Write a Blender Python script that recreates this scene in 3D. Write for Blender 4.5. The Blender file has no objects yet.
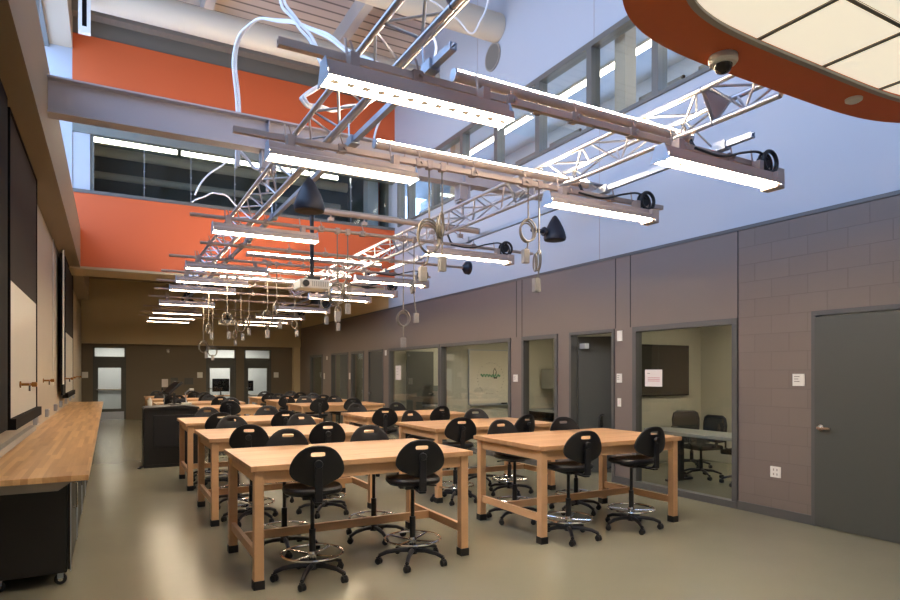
import bpy, bmesh, math, random
from mathutils import Vector, Matrix
random.seed(7)
C = bpy.context.scene.collection
PI = math.pi
R = math.radians
# ---------------------------------------------------------------- materials
def lin(c):
    return tuple(((v/255)/12.92 if v/255 <= .04045 else ((v/255+.055)/1.055)**2.4) for v in c)+(1,)
def mat(name, c, rough=.5, metal=0., em=None, es=0., noise=0., nscale=8., bump=0., coat=0., spec=.5):
    m = bpy.data.materials.new(name); m.use_nodes = True
    nt = m.node_tree; b = nt.nodes['Principled BSDF']
    b.inputs['Base Color'].default_value = lin(c); b.inputs['Roughness'].default_value = rough
    b.inputs['Metallic'].default_value = metal; b.inputs['Coat Weight'].default_value = coat
    b.inputs['Specular IOR Level'].default_value = spec
    if em:
        b.inputs['Emission Color'].default_value = lin(em); b.inputs['Emission Strength'].default_value = es
    if noise or bump:
        tc = nt.nodes.new('ShaderNodeTexCoord'); n = nt.nodes.new('ShaderNodeTexNoise')
        n.inputs['Scale'].default_value = nscale; n.inputs['Detail'].default_value = 5
        nt.links.new(tc.outputs['Object'], n.inputs['Vector'])
        if noise:
            mr = nt.nodes.new('ShaderNodeMapRange'); mr.inputs[3].default_value = 1-noise; mr.inputs[4].default_value = 1+noise
            nt.links.new(n.outputs['Fac'], mr.inputs[0])
            mx = nt.nodes.new('ShaderNodeVectorMath'); mx.operation = 'SCALE'
            mx.inputs[0].default_value = lin(c)[:3]; nt.links.new(mr.outputs[0], mx.inputs['Scale'])
            nt.links.new(mx.outputs[0], b.inputs['Base Color'])
        if bump:
            bp = nt.nodes.new('ShaderNodeBump'); bp.inputs['Strength'].default_value = bump; bp.inputs['Distance'].default_value = .01
            nt.links.new(n.outputs['Fac'], bp.inputs['Height']); nt.links.new(bp.outputs[0], b.inputs['Normal'])
    return m
def wood(name, base, dark, sx, sy, rough=.42):
    """butcher block: staves running along local X (sx long, sy wide)"""
    m = bpy.data.materials.new(name); m.use_nodes = True; nt = m.node_tree; b = nt.nodes['Principled BSDF']
    tc = nt.nodes.new('ShaderNodeTexCoord'); mp = nt.nodes.new('ShaderNodeMapping')
    mp.inputs['Scale'].default_value = (1, 1, 1)
    nt.links.new(tc.outputs['Object'], mp.inputs[0])
    br = nt.nodes.new('ShaderNodeTexBrick'); br.inputs['Scale'].default_value = 1
    br.inputs['Brick Width'].default_value = sx; br.inputs['Row Height'].default_value = sy
    br.inputs['Mortar Size'].default_value = .0006; br.offset = .37; br.offset_frequency = 3
    br.inputs['Color1'].default_value = (0, 0, 0, 1); br.inputs['Color2'].default_value = (1, 1, 1, 1); br.inputs['Mortar'].default_value = (.35, .35, .35, 1)
    nt.links.new(mp.outputs[0], br.inputs['Vector'])
    mp2 = nt.nodes.new('ShaderNodeMapping'); mp2.inputs['Scale'].default_value = (1.5, 22, 22)
    nt.links.new(tc.outputs['Object'], mp2.inputs[0])
    n = nt.nodes.new('ShaderNodeTexNoise'); n.inputs['Scale'].default_value = 1.; n.inputs['Detail'].default_value = 6
    nt.links.new(mp2.outputs[0], n.inputs['Vector'])
    ad = nt.nodes.new('ShaderNodeMath'); ad.operation = 'MULTIPLY_ADD'; ad.inputs[1].default_value = .5
    nt.links.new(br.outputs['Color'], ad.inputs[0])
    m2 = nt.nodes.new('ShaderNodeMath'); m2.operation = 'MULTIPLY'; m2.inputs[1].default_value = .6
    nt.links.new(n.outputs['Fac'], m2.inputs[0]); nt.links.new(m2.outputs[0], ad.inputs[2])
    mix = nt.nodes.new('ShaderNodeMix'); mix.data_type = 'RGBA'
    mix.inputs[6].default_value = lin(dark); mix.inputs[7].default_value = lin(base)
    nt.links.new(ad.outputs[0], mix.inputs[0]); nt.links.new(mix.outputs[2], b.inputs['Base Color'])
    b.inputs['Roughness'].default_value = rough
    return m
def blocks(name, c, joint):
    m = bpy.data.materials.new(name); m.use_nodes = True; nt = m.node_tree; b = nt.nodes['Principled BSDF']
    tc = nt.nodes.new('ShaderNodeTexCoord'); sp = nt.nodes.new('ShaderNodeSeparateXYZ'); cb = nt.nodes.new('ShaderNodeCombineXYZ')
    nt.links.new(tc.outputs['Object'], sp.inputs[0]); nt.links.new(sp.outputs['Y'], cb.inputs['X']); nt.links.new(sp.outputs['Z'], cb.inputs['Y'])
    br = nt.nodes.new('ShaderNodeTexBrick'); br.inputs['Scale'].default_value = 1
    br.inputs['Brick Width'].default_value = .405; br.inputs['Row Height'].default_value = .2035
    br.inputs['Mortar Size'].default_value = .0032; br.inputs['Mortar Smooth'].default_value = .3
    br.inputs['Color1'].default_value = lin(c); br.inputs['Color2'].default_value = lin(tuple(v*.97 for v in c)); br.inputs['Mortar'].default_value = lin(joint)
    nt.links.new(cb.outputs[0], br.inputs['Vector'])
    n = nt.nodes.new('ShaderNodeTexNoise'); n.inputs['Scale'].default_value = 60; nt.links.new(tc.outputs['Object'], n.inputs['Vector'])
    ml = nt.nodes.new('ShaderNodeMath'); ml.operation = 'MULTIPLY_ADD'; ml.inputs[1].default_value = -1.; nt.links.new(br.outputs['Fac'], ml.inputs[0])
    m3 = nt.nodes.new('ShaderNodeMath'); m3.operation = 'MULTIPLY'; m3.inputs[1].default_value = .25; nt.links.new(n.outputs['Fac'], m3.inputs[0])
    nt.links.new(m3.outputs[0], ml.inputs[2])
    bp = nt.nodes.new('ShaderNodeBump'); bp.inputs['Strength'].default_value = .5; bp.inputs['Distance'].default_value = .006
    nt.links.new(ml.outputs[0], bp.inputs['Height']); nt.links.new(bp.outputs[0], b.inputs['Normal'])
    nt.links.new(br.outputs['Color'], b.inputs['Base Color']); b.inputs['Roughness'].default_value = .55
    return m
def deckmat(name, c):
    m = bpy.data.materials.new(name); m.use_nodes = True; nt = m.node_tree; b = nt.nodes['Principled BSDF']
    tc = nt.nodes.new('ShaderNodeTexCoord'); w = nt.nodes.new('ShaderNodeTexWave'); w.bands_direction = 'Y'; w.inputs['Scale'].default_value = 1.05
    nt.links.new(tc.outputs['Object'], w.inputs['Vector'])
    cr = nt.nodes.new('ShaderNodeValToRGB'); cr.color_ramp.elements[0].position = .03; cr.color_ramp.elements[1].position = .14
    cr.color_ramp.elements[0].color = lin(tuple(v*.6 for v in c)); cr.color_ramp.elements[1].color = lin(c)
    nt.links.new(w.outputs['Fac'], cr.inputs[0]); nt.links.new(cr.outputs[0], b.inputs['Base Color'])
    b.inputs['Roughness'].default_value = .7
    return m
def glassmat(name, tint=(251, 252, 250), refl=.08):
    m = bpy.data.materials.new(name); m.use_nodes = True; nt = m.node_tree
    nt.nodes.remove(nt.nodes['Principled BSDF']); out = nt.nodes['Material Output']
    t = nt.nodes.new('ShaderNodeBsdfTransparent'); t.inputs[0].default_value = lin(tint)
    g = nt.nodes.new('ShaderNodeBsdfGlossy'); g.inputs['Roughness'].default_value = .02
    lw = nt.nodes.new('ShaderNodeLayerWeight'); lw.inputs[0].default_value = .5
    pw = nt.nodes.new('ShaderNodeMath'); pw.operation = 'POWER'; pw.inputs[1].default_value = 4.; nt.links.new(lw.outputs['Facing'], pw.inputs[0])
    fr = nt.nodes.new('ShaderNodeMath'); fr.operation = 'MULTIPLY_ADD'; fr.inputs[1].default_value = .8; fr.inputs[2].default_value = refl*.4; nt.links.new(pw.outputs[0], fr.inputs[0])
    mx = nt.nodes.new('ShaderNodeMixShader')
    nt.links.new(fr.outputs[0], mx.inputs[0]); nt.links.new(t.outputs[0], mx.inputs[1]); nt.links.new(g.outputs[0], mx.inputs[2])
    nt.links.new(mx.outputs[0], out.inputs[0]); return m

M = {}
M['floor'] = mat('polished_concrete', (136, 133, 114), .22, noise=.1, nscale=1.3, spec=.5)
M['grey'] = mat('taupe_wall_paint', (118, 105, 98), .45, noise=.02)
M['block'] = blocks('painted_block', (118, 105, 97), (103, 92, 85))
M['upper'] = mat('upper_wall_paint', (180, 188, 200), .6)
M['beige'] = mat('beige_paint', (184, 172, 152), .6)
M['soffit'] = mat('soffit_paint', (140, 126, 106), .6)
M['orange'] = mat('orange_paint', (208, 98, 52), .55)
M['ring'] = mat('cloud_orange', (196, 92, 40), .5)
M['frame'] = mat('grey_steel_frame', (84, 83, 82), .4)
M['clframe'] = mat('clerestory_frame', (116, 115, 111), .35, metal=.3)
M['door'] = mat('dark_grey_door', (74, 75, 71), .45)
M['fardark'] = mat('far_wall_paint', (106, 94, 77), .6)
M['bulk'] = mat('bulkhead_paint', (192, 173, 137), .6)
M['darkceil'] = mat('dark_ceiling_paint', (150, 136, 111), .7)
M['band'] = mat('bridge_grey', (118, 122, 116), .5)
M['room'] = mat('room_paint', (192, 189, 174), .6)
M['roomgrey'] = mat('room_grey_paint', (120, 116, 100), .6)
M['deck'] = deckmat('roof_deck', (200, 186, 174))
M['roofbeam'] = mat('roof_beam_paint', (190, 184, 176), .6)
M['duct'] = mat('duct_paint', (205, 196, 180), .5)
M['girder'] = mat('girder_grey', (118, 114, 106), .6)
M['steel'] = mat('steel_beam_paint', (172, 166, 172), .5)
M['maple'] = wood('maple_block', (210, 166, 122), (174, 124, 82), .9, .045)
M['mapleleg'] = wood('maple_solid', (222, 178, 134), (206, 158, 112), 3., 1.)
M['bench'] = wood('walnut_maple_block', (236, 196, 142), (164, 112, 66), .8, .04, .33)
M['rubber'] = mat('black_rubber', (22, 21, 21), .55)
M['black'] = mat('black_plastic', (22, 22, 25), .42)
M['seat'] = mat('black_polyurethane', (18, 18, 21), .42, bump=.1, nscale=90)
M['chrome'] = mat('chrome', (215, 214, 212), .14, metal=1)
M['alu'] = mat('truss_aluminium', (200, 200, 206), .3, metal=.85)
M['strut'] = mat('galvanised_strut', (176, 184, 196), .35, metal=.8)
M['pipe'] = mat('bare_conduit', (186, 168, 156), .4, metal=.3)
M['copper'] = mat('clamp_casting', (176, 158, 148), .45, metal=.4)
M['housing'] = mat('light_housing', (190, 172, 164), .42, metal=.1)
M['endcap'] = mat('clear_end_cap', (180, 198, 222), .35)
def lensmat(name, es, cells):
    m = mat(name, (190, 165, 135), .4, em=(255, 233, 200), es=es)
    if cells:   # row of led cells between bright gaps
        nt = m.node_tree; b = nt.nodes['Principled BSDF']; tc = nt.nodes.new('ShaderNodeTexCoord'); sp = nt.nodes.new('ShaderNodeSeparateXYZ')
        nt.links.new(tc.outputs['Object'], sp.inputs[0])
        def mth(op, a, c=None):
            n = nt.nodes.new('ShaderNodeMath'); n.operation = op
            if isinstance(a, (int, float)): n.inputs[0].default_value = a
            else: nt.links.new(a, n.inputs[0])
            if c is not None:
                if isinstance(c, (int, float)): n.inputs[1].default_value = c
                else: nt.links.new(c, n.inputs[1])
            return n.outputs[0]
        px = mth('PINGPONG', mth('ADD', sp.outputs['X'], 5.), .044)
        inx = mth('LESS_THAN', px, .022); iny = mth('LESS_THAN', mth('ABSOLUTE', sp.outputs['Y']), .022)
        dark = mth('MULTIPLY', inx, iny)
        e = mth('MULTIPLY', mth('SUBTRACT', 1., mth('MULTIPLY', dark, .996)), es)
        nt.links.new(e, b.inputs['Emission Strength'])
    return m
M['lens'] = lensmat('lamp_lens', 48, True)
M['lens2'] = lensmat('lamp_lens_far', 30, False)
M['tube'] = mat('glow_tube', (255, 240, 214), .3, em=(255, 228, 190), es=85)
M['fluor'] = mat('corridor_light', (255, 250, 240), .4, em=(255, 248, 232), es=9)
M['panel'] = mat('cloud_panel', (236, 230, 210), .6, em=(255, 244, 220), es=.5)
M['roomlamp'] = mat('room_lamp', (255, 240, 214), .4, em=(255, 242, 218), es=11)
M['cord'] = mat('grey_cord', (126, 118, 106), .5)
M['box'] = mat('outlet_box_grey', (150, 144, 138), .45)
M['white'] = mat('white_plastic', (225, 222, 214), .45)
M['whitecable'] = mat('white_cable', (228, 230, 236), .4)
M['blackcable'] = mat('black_cable', (30, 28, 30), .45)
M['speaker'] = mat('speaker_black', (34, 36, 48), .5)
M['brass'] = mat('brass', (176, 124, 66), .3, metal=.9)
M['wb'] = mat('whiteboard', (214, 206, 190), .35)
M['wbdark'] = mat('dark_laminate', (48, 42, 38), .75, spec=.15, noise=.08, nscale=5)
M['blackframe'] = mat('black_frame', (10, 8, 8), .8, spec=.2)
M['marker_green'] = mat('green_marker', (70, 150, 110), .5)
M['marker_grey'] = mat('grey_marker', (120, 116, 104), .5)
M['marker_red'] = mat('red_print', (196, 120, 130), .5)
M['paper'] = mat('paper', (226, 216, 212), .6)
M['screen'] = mat('dark_screen', (40, 36, 32), .18)
M['bluescreen'] = mat('monitor_glass', (18, 22, 30), .2)
M['tabletop_grey'] = mat('grey_laminate', (140, 142, 136), .35)
M['cabinet'] = mat('cabinet_black', (19, 18, 18), .45)
M['bracket'] = mat('bracket_grey', (150, 144, 136), .45)
M['glass'] = glassmat('window_glass')
M['glassd'] = glassmat('bridge_glass', (240, 245, 243))
M['mesh'] = mat('chair_mesh', (36, 35, 34), .7); M['mesh'].node_tree.nodes['Principled BSDF'].inputs['Alpha'].default_value = .72
M['seam'] = mat('joint_line', (40, 34, 34), .6)
M['lampdot'] = mat('led_cell', (150, 130, 105), .6)

# ---------------------------------------------------------------- mesh builder
class MB:
    def __init__(s): s.v = []; s.f = []
    def add(s, v, f):
        n = len(s.v); s.v += [tuple(p) for p in v]; s.f += [tuple(i+n for i in q) for q in f]; return s
    def box(s, x0, y0, z0, x1, y1, z1):
        return s.add([(x0,y0,z0),(x1,y0,z0),(x1,y1,z0),(x0,y1,z0),(x0,y0,z1),(x1,y0,z1),(x1,y1,z1),(x0,y1,z1)],
                     [(0,3,2,1),(4,5,6,7),(0,1,5,4),(1,2,6,5),(2,3,7,6),(3,0,4,7)])
    def cbox(s, c, d): return s.box(c[0]-d[0]/2,c[1]-d[1]/2,c[2]-d[2]/2,c[0]+d[0]/2,c[1]+d[1]/2,c[2]+d[2]/2)
    def tube(s, pts, r, n=8, closed=False, r2=None):
        P = [Vector(p) for p in pts]; N = len(P); rings = []
        up = None
        for i in range(N):
            if closed: t = P[(i+1) % N]-P[i-1]
            else: t = P[min(i+1, N-1)]-P[max(i-1, 0)]
            t.normalize()
            if up is None:
                a = Vector((0,0,1)) if abs(t.z) < .9 else Vector((1,0,0)); up = t.cross(a).normalized()
            up = (up-t*up.dot(t)).normalized(); w = t.cross(up)
            rr = r if r2 is None else r+(r2-r)*i/(N-1)
            rings.append([P[i]+(up*math.cos(2*PI*k/n)+w*math.sin(2*PI*k/n))*rr for k in range(n)])
        v = [p for g in rings for p in g]; f = []
        for i in range(N if closed else N-1):
            j = (i+1) % N
            for k in range(n): f.append((i*n+k, i*n+(k+1) % n, j*n+(k+1) % n, j*n+k))
        if not closed: f.append(tuple(range(n-1,-1,-1))); f.append(tuple((N-1)*n+k for k in range(n)))
        return s.add(v, f)
    def lathe(s, prof, c=(0,0,0), n=20, axis='z'):
        v = []; f = []
        for r, z in prof:
            for k in range(n):
                a = 2*PI*k/n; x, y = r*math.cos(a), r*math.sin(a)
                v.append((c[0]+x, c[1]+y, c[2]+z) if axis == 'z' else ((c[0]+x, c[1]+z, c[2]+y) if axis == 'y' else (c[0]+z, c[1]+x, c[2]+y)))
        m = len(prof)
        for i in range(m-1):
            for k in range(n): f.append((i*n+k, i*n+(k+1) % n, (i+1)*n+(k+1) % n, (i+1)*n+k))
        if prof[0][0] > 1e-5: f.append(tuple(range(n-1,-1,-1)))
        if prof[-1][0] > 1e-5: f.append(tuple((m-1)*n+k for k in range(n)))
        return s.add(v, f)
    def prism(s, poly, a0, a1, plane='xz'):
        """poly 2D in plane, extruded along remaining axis from a0 to a1"""
        def P(p, a): return (p[0], a, p[1]) if plane == 'xz' else ((a, p[0], p[1]) if plane == 'yz' else (p[0], p[1], a))
        n = len(poly); v = [P(p, a0) for p in poly]+[P(p, a1) for p in poly]
        f = [tuple(range(n)), tuple(range(2*n-1, n-1, -1))]+[(i, i+n, (i+1) % n+n, (i+1) % n) for i in range(n)]
        return s.add(v, f)
    def build(s, name, m, parent=None, smooth=False, bevel=0., loc=None):
        me = bpy.data.meshes.new(name); me.from_pydata(s.v, [], s.f); me.update()
        b = bmesh.new(); b.from_mesh(me); bmesh.ops.recalc_face_normals(b, faces=b.faces)
        if smooth:
            for f in b.faces: f.smooth = True
            for e in b.edges:
                if len(e.link_faces) == 2 and e.calc_face_angle(0) > R(38): e.smooth = False
        b.to_mesh(me); b.free()
        me.materials.append(m)
        o = bpy.data.objects.new(name, me); C.objects.link(o)
        if parent: o.parent = parent
        if loc: o.location = loc
        if bevel:
            bv = o.modifiers.new('bevel', 'BEVEL'); bv.width = bevel; bv.segments = 2; bv.limit_method = 'ANGLE'
        return o
def thing(name, label, cat, loc=(0,0,0), rz=0., group=None):
    o = bpy.data.objects.new(name, None); C.objects.link(o); o.location = loc; o.rotation_euler = (0,0,rz)
    o.empty_display_size = .1
    return tag(o, label, cat, group)
def tag(o, label, cat, group=None):
    o['label'] = label; o['category'] = cat
    if group: o['group'] = group
    return o
def st(o): o['kind'] = 'structure'; return o
def dup(o, loc=None, rz=None, label=None, parent=None, group=None):
    c = o.copy(); C.objects.link(c)
    if parent: c.parent = parent
    if loc is not None: c.location = loc
    if rz is not None: c.rotation_euler = (0,0,rz)
    if label: c['label'] = label
    if group: c['group'] = group
    for ch in list(o.children): dup(ch, parent=c)
    return c
def B(*a): return MB().box(*a)
def bez(pts, n=10):
    """catmull-rom through points"""
    P = [Vector(p) for p in pts]; P = [P[0]*2-P[1]]+P+[P[-1]*2-P[-2]]; out = []
    for i in range(1, len(P)-2):
        for k in range(n):
            t = k/n; a, b, c, d = P[i-1:i+3]
            out.append(.5*((2*b)+(-a+c)*t+(2*a-5*b+4*c-d)*t*t+(-a+3*b-3*c+d)*t**3))
    out.append(P[-2]); return out

# ---------------------------------------------------------------- setting
XR = 6.45; XL = -.80; YB = -2.6; YO = 14.6; YF = 23.8
st(B(-1.2, YB-.2, -.15, 9.8, 28, 0).build('floor', M['floor']))
# right wall, lower: openings (y0,y1,z0,z1)
ops = [(2.78,3.80,0,2.24),(4.67,6.32,0.0,2.24),(6.68,7.68,0,2.24),(7.98,8.98,0,2.24),(9.33,12.07,0,2.24),(12.09,14.95,0,2.24),
       (15.33,16.4,0,2.24),(16.75,17.85,0,2.24),(18.1,19.75,0,2.24),(20.7,22.2,0,2.24)]
def wallseg(y0, y1, z0, z1, ops, x0, x1, mb):
    cur = y0
    for a, b, c, d in ops:
        if b <= y0 or a >= y1: continue
        if a > cur: mb.box(x0, cur, z0, x1, a, z1)
        if c > z0: mb.box(x0, a, z0, x1, b, c)
        if d < z1: mb.box(x0, a, d, x1, b, z1)
        cur = b
    if cur < y1: mb.box(x0, cur, z0, x1, y1, z1)
    return mb
st(wallseg(YB, 4.67, 0, 3.26, ops, XR, XR+.16, MB()).build('wall_right', M['block']))
st(wallseg(4.67, YF, 0, 3.26, ops[1:], XR, XR+.16, MB()).build('wall_right_panelled', M['grey']))
# panel joints on the gypsum part
j = MB()
for y in (4.67, 6.37, 6.66, 8.98, 9.15-.0): j.box(XR-.004, y-.006, 2.24 if y not in (4.67,) else .1, XR, y+.006, 3.26)
st(j.build('trim_1', M['seam']))
st(B(XR-.012, YB, 3.26, XR+.16, YF, 3.30).build('trim_2', M['frame']))
# baseboards between openings
bb = MB(); cur = YB
for a, b, c, d in ops:
    bb.box(XR-.012, cur, 0, XR, a, .10); cur = b
bb.box(XR-.012, cur, 0, XR, YF, .10); st(bb.build('baseboard_right', M['frame']))
# upper right wall with clerestory
cl = [(1.2,14.35,5.31,6.65)]
st(wallseg(YB, 15.0, 3.30, 9.5, cl, XR+.01, XR+.2, MB()).build('wall_right_upper', M['upper']))
st(B(XR+.01, 15.0, 3.30, XR+.2, YF, 4.8).build('wall_right_upper', M['bulk']))
st(B(XR+.004, 14.05, 5.3, XR+.01, 14.33, 6.7).build('trim_3', M['orange'])) if False else None
jj = MB()
for y in (1.9, 7.12, 10.5): jj.box(XR+.006, y, 6.7, XR+.01, y+.012, 9.4)
jj.box(XR+.006, 7.0, 3.3, XR+.01, 7.012, 5.25); st(jj.build('trim_4', M['steel']))
# clerestory windows, one per bay
edges = [1.2,2.0,3.3,4.6,5.9,7.2,8.5,9.8,11.1,12.4,13.7,14.35]
for i in range(len(edges)-1):
    a, b = edges[i], edges[i+1]
    f = MB(); w = .055
    f.box(XR-.03,a,5.31,XR+.15,b,5.36); f.box(XR-.03,a,6.57,XR+.15,b,6.66)
    f.box(XR-.03,a,5.36,XR+.15,a+w,6.57); f.box(XR-.03,b-w,5.36,XR+.15,b,6.57)
    o = st(f.build('window_%d' % (i+20), M['clframe'])); B(XR+.05,a+w,5.36,XR+.06,b-w,6.57).build('window_pane', M['glass'], o)
# clerestory corridor
st(B(XR+.2, .5, 5.1, 8.6, 16.8, 5.2).build('floor_corridor', M['room']))
st(B(XR+.2, .5, 6.9, 8.6, 16.8, 7.0).build('ceiling_corridor', M['upper']))
cw = MB()
yy = .5
wo = []
while yy < 16.5: wo.append((yy+.15, yy+1.15, 5.75, 6.62)); yy += 1.3
wallseg(.5, 16.8, 5.2, 6.9, wo, 8.5, 8.62, cw)
st(cw.build('wall_corridor', M['upper']))
for i, (a, b, c, d) in enumerate(wo):
    f = MB(); f.box(8.46,a,c,8.54,a+.04,d); f.box(8.46,b-.04,c,8.54,b,d); f.box(8.46,a,c,8.54,b,c+.04); f.box(8.46,a,d-.06,8.54,b,d)
    st(f.build('window_%d' % (i+40), M['clframe']))
st(B(XR+.2, .3, 5.2, 8.6, .5, 6.9).build('wall_corridor_end', M['upper']))
for y in (6.75, 11.9):
    st(B(XR+.28, y, 5.2, XR+.5, y+.22, 6.9).build('trim_5', M['beige']))
for k, y in enumerate((3.6, 8.0, 12.4)):
    t = thing('linear_ceiling_light', 'white linear ceiling light %s behind the clerestory glass' % ('nearest the camera', 'in the middle', 'furthest away')[k], 'ceiling light', (7.58, y, 6.9))
    B(-.1,-2.15,-.03,.1,2.15,0).build('housing', M['white'], t); B(-.075,-2.13,-.036,.075,2.13,-.03).build('lens', M['fluor'], t)
tag(MB().lathe([(0,-.05),(.06,-.05),(.1,-.03),(.1,0)], (7.25,6.25,6.9)).build('smoke_detector', M['white'], smooth=True), 'round white smoke detector on the corridor ceiling behind clerestory', 'smoke detector')
# left wall
st(B(XL-.15, YB, 0, XL, YF, 3.75).build('wall_left', M['beige']))
st(B(-1.2, YB, 3.75, -.51, 21.0, 4.55).build('wall_left_fascia', M['soffit']))
st(B(XL-.005, YB, 2.24+.1, XL, YB+.1, 2.5).build('trim_6', M['beige']))
st(B(-1.2, YB, 8.17, -.645, YO, 9.5).build('wall_left_upper', M['beige']))
for i in range(8):
    a = YB+.1+i*2.15; b = a+2.15
    f = MB(); f.box(-1.2,a,4.55,-1.04,a+.05,8.17); f.box(-1.2,b-.05,4.55,-1.04,b,8.17); f.box(-1.2,a,4.55,-1.04,b,4.62); f.box(-1.2,a,8.1,-1.04,b,8.17); f.box(-1.18,a,6.3,-1.06,b,6.36)
    o = st(f.build('window_%d' % (i+60), M['clframe'])); B(-1.12,a+.05,4.62,-1.11,b-.05,8.1).build('window_pane', M['glass'], o)
st(B(-1.2, YB, 4.55, -1.04, YB+.1, 8.17).build('wall_left_pier', M['upper']))
st(B(-1.2, YO, 4.55, -.652, YO+.15, 9.5).build('wall_left_return', M['upper']))
# orange end wall
ow = MB()
ow.box(-.65, YO, 3.77, XR+.01, YO+.15, 5.27); ow.box(-.65, YO, 6.80, XR+.01, YO+.15, 8.5)
st(ow.build('wall_end_orange', M['orange']))
st(B(-1.2, YO+.03, 8.5, XR+.2, YO+.15, 9.5).build('wall_end_upper', M['girder']))
st(B(-.65, YO-.02, 5.27, XR+.01, YO+.15, 5.34).build('trim_7', M['clframe']))
st(B(-.65, YO-.02, 6.50, XR+.01, YO+.15, 6.80).build('trim_8', M['band']))
st(B(-.65, YO+.02, 5.34, -.34, YO+.15, 6.50).build('wall_end_panel', M['upper']))
g = MB(); g.box(-.34, YO+.06, 5.34, -.27, YO+.12, 6.5)
o = st(g.build('window_90', M['band']))
for k in range(7): 
    x0 = -.27+k*.93; B(x0+.008, YO+.08, 5.34, x0+.922, YO+.092, 6.5).build('window_pane', M['glassd'], o)
    if k: 
        f = MB(); f.box(x0-.006, YO+.10, 5.34, x0+.006, YO+.16, 6.5)
        for z in (5.55, 5.9, 6.25): f.lathe([(0,0),(.018,0),(.018,.02),(0,.02)], (x0, YO+.05, z), 10, 'y')
        f.build('glass_fin', M['strut'], o)
# bridge behind the glass
st(B(-.65, YO+.15, 5.1, XR, 18.2, 5.27).build('floor_bridge', M['band']))
st(B(-.65, YO+.15, 7.3, XR+.2, 18.2, 7.4).build('ceiling_bridge', M['band']))
st(B(-.65, 18.1, 5.27, XR, 18.25, 7.3).build('wall_bridge', M['band']))
st(B(-.8, YO+.15, 5.1, -.65, 18.2, 7.4).build('wall_bridge_left', M['band']))
st(B(5.95, 15.2, 5.27, 6.25, 15.5, 7.3).build('trim_9', M['upper']))
st(B(6.2, 15.6, 5.27, 6.45, 15.8, 7.3).build('trim_10', M['orange']))
for k, x in enumerate((.45, 2.35, 4.25)):
    t = thing('linear_ceiling_light', 'white fluorescent strip light %s above the glazed bridge' % ('leftmost', 'middle', 'rightmost')[k], 'ceiling light', (x, 15.35, 6.66))
    B(-.93,-.1,-.11,.93,.1,.64).build('housing', M['band'], t); B(-.9,-.12,-.10,.9,-.1,.05).build('lens', M['fluor'], t)
for k, (y, z, r) in enumerate(((16.4, 6.75, .13), (17.0, 6.35, .09), (17.5, 6.0, .06))):
    tag(MB().tube([(-.6,y,z),(5.8,y,z)], r, 12).build('conduit_pipe', M['duct'], smooth=True), 'grey pipe crossing the bridge behind glass, %s of the three' % ('thickest and highest','middle','thinnest and lowest')[k], 'pipe')
st(B(XR+.01, 15.0, 4.8, XR+.2, 18.2, 7.4).build('wall_bridge_right', M['band']))
# far low zone
st(B(-1.2, YO+.0, 3.72, XR+.2, 15.7, 3.77).build('ceiling_header', M['bulk']))
st(B(-1.2, 15.7, 4.7, XR+.2, YF, 4.8).build('ceiling_low', M['darkceil']))
st(B(-1.2, YO+.15, 4.5, XL+.1, YF+.15, 4.8).build('wall_left_far', M['soffit']))
st(B(XL-.15, 20.9, 3.7, XL, YF, 4.7).build('wall_left_far', M['soffit']))
st(B(-.51, 15.6, 3.77, XR, 15.7, 4.7).build('trim_11', M['darkceil']))
bm_ = MB()
for y in (17.4, 19.4, 21.4): bm_.box(-.51, y, 4.45, XR, y+.15, 4.7)
st(bm_.build('trim_12', M['darkceil']))
st(B(XL, 23.45, 2.58, XR+.01, YF, 4.7).build('wall_far_bulkhead', M['bulk']))
fo = [(-.47,.51,0,2.47),(3.08,4.12,0,2.47),(4.41,5.40,0,2.47)]
fw = MB(); cur = XL-.15
for a, b, c, d in fo:
    fw.box(cur, YF, 0, a, YF+.15, 2.6); fw.box(a, YF, 2.47, b, YF+.15, 2.6); cur = b
fw.box(cur, YF, 0, XR+.16, YF+.15, 2.6); st(fw.build('wall_far', M['fardark']))
st(B(XR-.25, YF-.25, 0, XR, YF, 2.58).build('trim_13', M['bulk']))
for i, (a, b, c, d) in enumerate(fo):
    f = MB(); f.box(a,YF-.02,2.07,b,YF+.1,2.15); f.box(a,YF-.02,0,a+.05,YF+.1,2.47); f.box(b-.05,YF-.02,0,b,YF+.1,2.47); f.box(a,YF-.02,2.44,b,YF+.1,2.47)
    o = st(f.build('window_%d' % (i+8), M['door'])); B(a+.05,YF+.04,2.15,b-.05,YF+.05,2.44).build('window_pane', M['glass'], o)
    l0, l1 = [(-.32,.36),(3.21,3.91),(4.56,5.25)][i]
    f = MB(); f.box(a+.05,YF+.01,.02,l0,YF+.06,2.07); f.box(l1,YF+.01,.02,b-.05,YF+.06,2.07); f.box(l0,YF+.01,.02,l1,YF+.06,.38); f.box(l0,YF+.01,1.77,l1,YF+.06,2.07)
    o = st(f.build('door_%d' % (i+5), M['door'])); B(l0,YF+.03,.38,l1,YF+.04,1.77).build('door_glass', M['glass'], o)
    f = MB(); f.lathe([(.025,0),(.025,-.03),(.012,-.03),(.012,-.06)], (a+.12,YF+.01,1.03), 10, 'y'); f.cbox((a+.16,YF-.055,1.03),(.11,.02,.02)); f.build('door_handle', M['chrome'], o)
    B(a+.06, YF+.0, .02, b-.06, YF+.01, .28).build('kick_plate', M['strut'], o)
st(B(-1, 26.3, 0, 7, 26.45, 2.7).build('wall_back_room', M['upper']))
st(B(-1, YF+.15, 2.7, 7, 26.45, 2.8).build('ceiling_back_room', M['upper']))
st(B(6.9, YF+.15, 0, 7.0, 26.3, 2.7).build('wall_back_room_right', M['upper']))
st(B(-1, YF+.15, 0, -.9, 26.3, 2.7).build('wall_back_room_left', M['upper']))
st(B(-.8, 26.2, .95, .9, 26.3, 1.0).build('trim_14', M['bracket']))
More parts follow.
